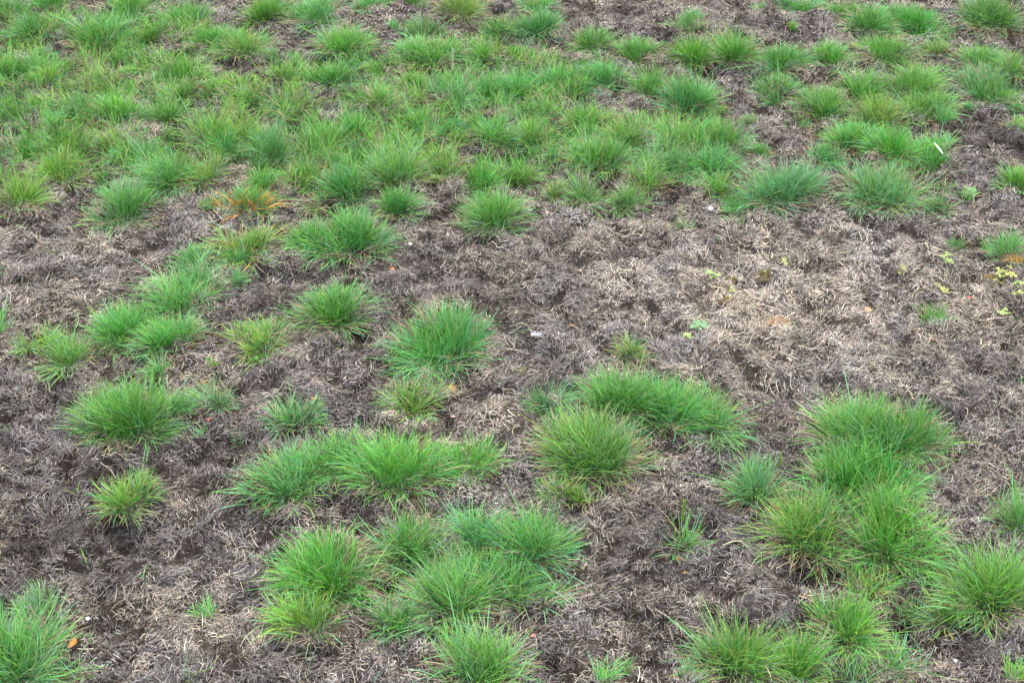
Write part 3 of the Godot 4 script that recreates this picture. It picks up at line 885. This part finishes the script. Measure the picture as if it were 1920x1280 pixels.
func build_tuft(i: int) -> void:
	var row: Array = TUFTS[i]
	var x: float = row[0]
	var z: float = row[1]
	var R: float = row[2] * (1.24 if row[5] == "tussock" else 1.12)
	var H: float = row[3] * rng_height(i) + 0.006
	var kind: String = row[4]
	var mix: Array = MIX[kind]
	var label: String = row[6]
	rng.seed = 1000 + i * 7919
	var at := Vector3(x, ground(x, z) + 0.001, z)
	var called: String = "grass_" + row[5]
	var groups := {"tussock": "tussocks of green grass", "tuft": "small tufts of green grass", "sprig": "thin sprigs of grass"}
	var o := thing(called, label, row[5], at, groups[row[5]])
	var lean_az := rng.randf() * TAU
	var lean_amt := rng.randf_range(0.0, 0.45)
	var core := R * rng.randf_range(0.58, 0.68)
	var squash := rng.randf_range(0.6, 1.0)
	var turn := rng.randf() * PI
	var n := int(PI * R * R * 76000.0 * mix[6])
	n = clampi(n, 18, 2300)
	if kind == "w":
		n = 9
	# the tuft is a crowd of shoots, each a small spray of its own; together they make an uneven outline
	var spray := minf(0.044, R * 0.58)
	var lobes := []
	for k in maxi(2, int(pow(R / 0.018, 2.0))):
		var a := rng.randf() * TAU
		var u := pow(rng.randf(), 0.58)
		var far := maxf(core, R - spray * 0.72)
		var weight := rng.randf_range(0.35, 1.6)
		if rng.randf() < 0.14:
			far *= 1.3
			weight = 0.25
		var lx := cos(a) * u * far
		var lz := sin(a) * u * far * squash
		lobes.append([lx * cos(turn) - lz * sin(turn), lx * sin(turn) + lz * cos(turn), u, rng.randf_range(0.55, 1.2), rng.randfn(0.0, 0.3), rng.randfn(0.0, 0.3), weight])
	var hue := Color(rng.randf_range(0.85, 1.15), rng.randf_range(0.9, 1.08), rng.randf_range(0.8, 1.2))
	start()
	var dryrow := []
	var longrow := []
	for k in n:
		var shoot: Array = lobes[rng.randi() % lobes.size()]
		while rng.randf() * 1.6 > shoot[6]:
			shoot = lobes[rng.randi() % lobes.size()]
		var ph := rng.randf() * TAU
		var sr := spray * 0.5 * sqrt(rng.randf())
		var px: float = shoot[0] + cos(ph) * sr
		var pz: float = shoot[1] + sin(ph) * sr
		var u := clampf(sqrt(px * px + pz * pz) / R, 0.0, 1.0)
		var own := Vector2(cos(ph), sin(ph)) * (sr / spray) * 1.3
		var outward := Vector2(px, pz) / R * 1.25
		var rnd := Vector2(rng.randfn(0.0, 0.56), rng.randfn(0.0, 0.56))
		var tend := own + outward + rnd + Vector2(shoot[4], shoot[5])
		var az := tend.angle()
		var pull := tend.length()
		var lean := 0.04 + minf(1.15, 0.44 * pull) * rng.randf_range(0.6, 1.1)
		var bend := rng.randf_range(0.05, 0.65) + 0.4 * u
		var reach := lerpf(H, maxf(H * 0.72, spray * 0.95), u * u)
		reach = minf(reach, 0.074)
		var length: float = reach * rng.randf_range(0.55, 1.08) * shoot[3]
		if rng.randf() < 0.3:
			length *= rng.randf_range(0.35, 0.8)
		lean += lean_amt * cos(az - lean_az)
		if u > 0.42 and rng.randf() < 0.3:
			lean = rng.randf_range(0.85, 1.35)   # flopped blades spread on the ground round the tuft
			length = spray * rng.randf_range(0.6, 1.7)
		var w := rng.randf_range(0.0007, 0.0014)
		if kind == "w":
			w = rng.randf_range(0.003, 0.0045)
			lean = absf(rng.randfn(0.0, 0.3))
			bend = rng.randf_range(0.0, 0.4)
			length = H * rng.randf_range(0.6, 1.1)
		var root := Vector3(px, 0.0, pz)
		var spec := [root, az, lean, bend, length, w]
		var dry_share: float = mix[5]
		if rng.randf() < dry_share * (0.5 + u):
			spec[2] = lean + 0.35
			dryrow.append(spec)
			continue
		if length > 0.034 and rng.randf() < 0.010 and longrow.size() < 6:
			spec[4] = length * rng.randf_range(1.25, 1.6)
			spec[5] = rng.randf_range(0.0012, 0.0020)
			longrow.append(spec)
			continue
		var c := green(mix)
		if u > 0.45 and rng.randf() < 0.42:
			c = jit(BLUE, 0.2)
		c = Color(c.r * hue.r, c.g * hue.g, c.b * hue.b)
		var tip := c
		var tu := rng.randf()
		if tu < 0.22:
			tip = jit(TIPC, 0.2)
		elif tu < 0.27:
			tip = jit(RUST, 0.2)
		if (kind == "o" and rng.randf() < 0.10):
			c = jit(Color(0.36, 0.26, 0.03), 0.2)
			tip = c
		if kind == "O" and px < R * 0.6 and pz > -core * 0.2 and rng.randf() < 0.24:
			c = jit(ORANGE, 0.25)
			tip = c
			spec[2] = lean + 0.3
			spec[5] = 0.0024
		blade(at, root, az, spec[2], bend, length, spec[5], rng.randfn(0.0, 0.6), c, tip, 4, rng.randfn(0.0, 0.5))
	part(o, finish("green_blades", M.blade), true)
	start()
	# dead skirt: flattened dry blades round the foot
	for k in int(n * 0.10):
		var a := rng.randf() * TAU
		var rr := core * rng.randf_range(0.5, 1.05)
		dryrow.append([Vector3(cos(a) * rr, 0.001, sin(a) * rr), a + rng.randfn(0.0, 0.5), rng.randf_range(0.9, 1.4), rng.randf_range(0.2, 0.6), rng.randf_range(0.3, 0.75) * R, rng.randf_range(0.0009, 0.0016)])
	for s in dryrow:
		var u := rng.randf()
		var c := jit(DRY if u < 0.45 else (TAN if u < 0.85 else RUST), 0.25)
		blade(at, s[0], s[1], s[2], s[3], s[4], s[5] * 0.9, rng.randfn(0.0, 0.6), c, c, 4, rng.randfn(0.0, 0.5))
	if I.size() > 0:
		part(o, finish("dry_blades", M.dry), true)
	for s in longrow:
		start()
		var c := jit(BLUE if rng.randf() < 0.6 else MID, 0.15)
		blade(at, s[0], s[1], s[2] * 1.05, s[3] * 0.9, s[4], s[5], rng.randfn(0.0, 0.3), c, jit(TIPC, 0.2), 6, rng.randfn(0.0, 0.15))
		part(o, finish("long_blade", M.blade))
	if label.contains("flower spike"):
		flower_spike(o, 0.085, Color(0.13, 0.22, 0.05))
	if label.contains("seed stalk"):
		flower_spike(o, 0.11, Color(0.30, 0.34, 0.24))

func flower_spike(o: Node3D, height: float, col: Color) -> void:
	start()
	var org := Vector3(0, 1000, 0)
	for k in 3:
		blade(org, Vector3(0, 0, 0), k * TAU / 3.0, 0.03, 0.06, height, 0.0016, k * 1.0, jit(col, 0.1), jit(col, 0.1), 5)
	for k in 34:
		var y := height * (0.55 + 0.43 * k / 34.0)
		blade(org, Vector3(y * 0.05, y, 0), k * 2.4, 0.5, -0.2, 0.0085, 0.0028, 0.4, jit(col, 0.25), jit(TIPC, 0.2), 3)
	part(o, finish("flower_spike", M.blade))

# ---------------------------------------------------------------- small things
func on_ground(row: Array, lift: float) -> Vector3:
	return Vector3(row[0], ground(row[0], row[1]) + lift, row[1])

func build_small_things() -> void:
	rng.seed = 4242
	var lc := {"orange": Color(0.34, 0.13, 0.032), "red": Color(0.28, 0.065, 0.035), "tan": Color(0.34, 0.17, 0.08), "pink": Color(0.38, 0.19, 0.165), "rust": Color(0.20, 0.08, 0.03)}
	for row in LEAVES:
		var o := leaf_mesh(row[2] * 1.15, lc[row[3]])
		o.name = numbered("fallen_leaf")
		add_child(o)
		o.position = on_ground(row, 0.006)
		o.rotation = Vector3(rng.randf_range(0.0, 0.5), rng.randf() * TAU, rng.randf_range(-0.3, 0.3))
		o.set_meta("label", row[4])
		o.set_meta("category", "leaf")
		o.set_meta("group", "leaf scraps on the ground")
	for row in CLOVER:
		clover(row)
	for row in MOSS:
		moss(row)
	for row in CLODS:
		clod(row)
	for row in PEBBLES:
		var o := lump(row[2] * 0.5, 0.75, 0.12, Color(0.34, 0.335, 0.33), M.stone, "pebble")
		o.name = numbered("pebble")
		add_child(o)
		o.position = on_ground(row, row[2] * 0.2 + 0.004)
		o.set_meta("label", row[3])
		o.set_meta("category", "pebble")
		o.set_meta("group", "pebbles on the bare ground")
	for row in STRAW:
		var at := on_ground(row, 0.006)
		start()
		var len: float = row[2]
		straw_strip(at, len, -row[3], row[4], 0.0013 if not row[5].begins_with("broad") else 0.0022)
		var o := finish(numbered("straw_strand"), M.dry)
		add_child(o)
		o.position = at
		o.set_meta("label", row[5])
		o.set_meta("category", "straw")
		o.set_meta("group", "pale strands lying on the thatch")
	for row in WISPS:
		start()
		var at := on_ground(row, 0.0)
		var c := jit(BLUE, 0.1)
		blade(at, Vector3.ZERO, rng.randf_range(-1.2, 0.4), 0.15, 0.35, row[2] * 1.1, 0.0024, 0.2, c, jit(TIPC, 0.1), 6)
		var o := finish(numbered("grass_shoot"), M.blade)
		add_child(o)
		o.position = at
		o.set_meta("label", row[3])
		o.set_meta("category", "grass blade")
		o.set_meta("group", "lone blades of grass")
	# white downy feather
	var fo := thing("feather", "small white downy feather lying on bare ground right of the round lone tussock", "feather", feather_place())
	start()
	for k in 3:
		blade(Vector3(0, 1000, 0), Vector3(-0.009, 0.002, 0), 0.15, 1.35, 0.1, 0.02, 0.0009, k * 1.0, Color(0.42, 0.41, 0.40), Color(0.42, 0.41, 0.40), 4)
	part(fo, finish("shaft", M.feather))
	start()
	for k in 90:
		var t := rng.randf()
		var s := 1.0 if k % 2 == 0 else -1.0
		blade(Vector3(0, 1000, 0), Vector3(-0.008 + 0.016 * t, 0.003, 0.002 * t), s * rng.randf_range(0.6, 1.4), rng.randf_range(0.8, 1.5), rng.randf_range(0.1, 0.5), rng.randf_range(0.004, 0.009), 0.0011, 0.3, jit(Color(0.40, 0.41, 0.42), 0.1), Color(0.42, 0.43, 0.44), 3)
	part(fo, finish("down", M.feather), true)
	# bleached blade lying on the wide tussock
	start()
	var wp := Vector2(0.827, -2.877)
	var at2 := Vector3(wp.x, ground(wp.x, wp.y) + 0.035, wp.y)
	blade(Vector3(0, 1000, 0), Vector3(0.012, 0, 0.022), -2.0, 1.2, 0.2, 0.034, 0.0045, 0.25, Color(0.36, 0.39, 0.31), Color(0.36, 0.39, 0.31), 6)
	var wb := finish(numbered("bleached_blade"), M.dry)
	add_child(wb)
	wb.position = at2
	wb.set_meta("label", "single whitish broad blade lying across the wide upper right tussock")
	wb.set_meta("category", "grass blade")

func feather_place() -> Vector3:
	var p := Vector2(0.039, -2.289)
	return Vector3(p.x, ground(p.x, p.y) + 0.006, p.y)

func straw_strip(at: Vector3, length: float, az: float, curl: float, width: float) -> void:
	var segs := 14
	var p := Vector3(-cos(az), 0, -sin(az)) * length * 0.5
	var c := Color(0.34, 0.295, 0.215)
	var a := az - curl * 0.5
	for k in segs + 1:
		var t := float(k) / segs
		a = az - curl * 0.5 + curl * t + 0.22 * sin(t * 9.0 + curl * 7.0)
		if k > 0:
			p += Vector3(cos(a), 0, sin(a)) * length / segs
		p.y = ground(at.x + p.x, at.z + p.z) - at.y + 0.006 + 0.004 * sin(t * PI)
		var side := Vector3(-sin(a), 0, cos(a))
		var w := width * 0.5 * (1.0 - 0.5 * t)
		# three-sided strand, so that it has a body
		for q in 3:
			var f := q * TAU / 3.0 + 0.5
			var d := side * cos(f) + Vector3.UP * sin(f)
			V.append(p + d * w)
			N.append(d)
			C.append(c)
	for k in segs:
		for q in 3:
			var a0 := k * 3 + q
			var a1 := k * 3 + (q + 1) % 3
			I.append_array(PackedInt32Array([a0, a1, a0 + 3, a1, a1 + 3, a0 + 3]))

func leaf_mesh(size: float, col: Color) -> MeshInstance3D:
	start()
	var nu := 8
	var nv := 5
	var fold := rng.randf_range(0.25, 0.7)
	var curl := rng.randf_range(0.5, 1.3)
	var c0 := jit(col, 0.12)
	for i in nu + 1:
		var t := float(i) / nu
		var half := 0.36 * pow(sin(PI * clampf(t * 0.94 + 0.04, 0.0, 1.0)), 0.7) * (1.0 + 0.16 * sin(t * 17.0))
		for j in nv:
			var s := float(j) / (nv - 1) * 2.0 - 1.0
			var xx := (t - 0.5) * size
			var yy := (absf(s) * fold * half + curl * 0.25 * (t - 0.5) * (t - 0.5) * 2.0 + 0.03 * sin(t * 11.0 + s * 5.0)) * size
			V.append(Vector3(xx, yy, s * half * size))
			N.append(Vector3(0, 1, -signf(s) * fold).normalized())
			C.append(jit(c0, 0.12))
	for i in nu:
		for j in nv - 1:
			var a := i * nv + j
			I.append_array(PackedInt32Array([a, a + nv, a + 1, a + 1, a + nv, a + nv + 1]))
	return finish("leaf", M.leaf)

func clover(row: Array) -> void:
	var cols := {"lime": Color(0.15, 0.24, 0.045), "blue": Color(0.10, 0.20, 0.08), "olive": Color(0.18, 0.20, 0.04)}
	var o := thing("clover_plant", row[5], "clover", on_ground(row, 0.001), "clover on the bare ground")
	var size: float = row[2]
	for k in int(row[3]):
		var a := k * 2.399 + rng.randf_range(-0.3, 0.3)
		var r := size * 0.5 * sqrt((k + 0.4) / float(row[3]))
		var hgt := rng.randf_range(0.006, 0.014)
		var p := Vector3(cos(a) * r, hgt, sin(a) * r)
		p.y += ground(o.position.x + p.x, o.position.z + p.z) - o.position.y
		start()
		var col := jit(cols[row[4]], 0.18)
		var ls := size * rng.randf_range(0.13, 0.18) + 0.0012
		var tilt := Vector3(rng.randfn(0.0, 0.25), 1, rng.randfn(0.0, 0.25)).normalized()
		for q in 3:
			var b := a + q * TAU / 3.0
			var d := Vector3(cos(b), 0, sin(b))
			d = (d - tilt * d.dot(tilt)).normalized()
			var e := tilt.cross(d)
			var base := V.size()
			var shape := [[0.0, 0.0], [0.5, -0.42], [0.95, -0.46], [1.18, -0.2], [1.05, 0.0], [1.18, 0.2], [0.95, 0.46], [0.5, 0.42]]
			for s in shape:
				V.append(p + (d * s[0] + e * s[1]) * ls + tilt * (absf(s[1]) * 0.25 * ls))
				N.append((tilt - e * signf(s[1]) * 0.2).normalized())
				C.append(col)
			for s in [[0, 1, 4], [1, 2, 4], [2, 3, 4], [0, 4, 7], [7, 4, 6], [6, 4, 5]]:
				I.append_array(PackedInt32Array([base + s[0], base + s[2], base + s[1]]))
		part(o, finish("leaf", M.leaf))
		start()
		var foot := Vector3(p.x * 0.25, -0.002, p.z * 0.25)
		var dv := p - foot
		blade(Vector3(0, 1000, 0), foot, atan2(dv.z, dv.x), acos(clampf(dv.y / dv.length(), -1.0, 1.0)), 0.0, dv.length(), 0.0012, 0.0, Color(0.25, 0.22, 0.09), Color(0.25, 0.22, 0.09), 3)
		part(o, finish("stem", M.leaf))

func lump(r: float, flat: float, rough: float, col: Color, m: Material, called: String) -> MeshInstance3D:
	start()
	var nu := 16
	var nv := 9
	var off := rng.randf() * 50.0
	for j in nv + 1:
		var th := PI * j / nv
		for i in nu:
			var ph := TAU * i / nu
			var d := Vector3(sin(th) * cos(ph), cos(th), sin(th) * sin(ph))
			var k := 1.0 + rough * 2.0 * n_big.get_noise_3d(d.x * 0.5 + off, d.y * 0.5, d.z * 0.5)
			V.append(Vector3(d.x, d.y * flat, d.z) * r * k)
			N.append(Vector3(d.x, d.y / flat, d.z).normalized())
			C.append(jit(col, 0.06))
	for j in nv:
		for i in nu:
			var a := j * nu + i
			var b := j * nu + (i + 1) % nu
			I.append_array(PackedInt32Array([a, a + nu, b, b, a + nu, b + nu]))
	return finish(called, m)

func moss(row: Array) -> void:
	var cols := {"yellow": Color(0.27, 0.20, 0.05), "brown": Color(0.17, 0.115, 0.05), "orange": Color(0.30, 0.15, 0.045)}
	var col: Color = cols[row[3]]
	var o := thing("moss_cushion", row[4], "moss", on_ground(row, 0.0), "moss on the bare ground")
	var R: float = row[2] * 0.5
	var core := lump(R * 0.8, 0.28, 0.3, Color(0.06, 0.045, 0.025), M.moss, "core")
	part(o, core)
	start()
	for k in int(R * R * 900000.0) + 60:
		var a := rng.randf() * TAU
		var r := R * pow(rng.randf(), 0.6) * (0.75 + 0.35 * n_mid.get_noise_2d(cos(a) * 0.2 + row[0], sin(a) * 0.2 + row[1]))
		var y := ground(o.position.x + cos(a) * r, o.position.z + sin(a) * r) - o.position.y + R * 0.2 * maxf(0.0, 1.0 - r * r / (R * R))
		var c := jit(col, 0.35)
		if rng.randf() < 0.22:
			c = jit(Color(0.24, 0.27, 0.05), 0.2)
		blade(Vector3(0, 1000, 0), Vector3(cos(a) * r, y - 0.001, sin(a) * r), rng.randf() * TAU, rng.randf_range(0.0, 0.9), rng.randf_range(0.1, 0.8), rng.randf_range(0.003, 0.007), 0.0018, rng.randfn(0.0, 0.5), c, c, 2)
	part(o, finish("shoots", M.moss), true)

func clod(row: Array) -> void:
	var cols := {"tan": Color(0.13, 0.088, 0.05), "dark": Color(0.075, 0.065, 0.058), "black": Color(0.035, 0.03, 0.028)}
	var col: Color = cols[row[3]]
	var o := thing("turf_clod", row[4], "clod", on_ground(row, 0.0), "clods on the bare ground")
	var R: float = row[2] * 0.5
	part(o, lump(R * 0.7, 0.3, 0.45, col, M.soil if row[3] != "tan" else M.moss, "core"))
	start()
	for k in int(R * R * 500000.0) + 120:
		var a := rng.randf() * TAU
		var u := rng.randf()
		var r := R * 0.9 * u
		var y := R * 0.22 * sqrt(maxf(0.0, 1.0 - u * u)) - 0.002
		var c := jit(col * 1.8, 0.45)
		blade(o.position, Vector3(cos(a) * r, y, sin(a) * r), a + rng.randfn(0.0, 0.9), rng.randf_range(0.9, 1.5), rng.randf_range(0.2, 0.8), rng.randf_range(0.008, 0.018), 0.0009, rng.randfn(0.0, 0.5), c, c, 3, rng.randfn(0.0, 0.9))
	part(o, finish("fibres", M.thatch), true)
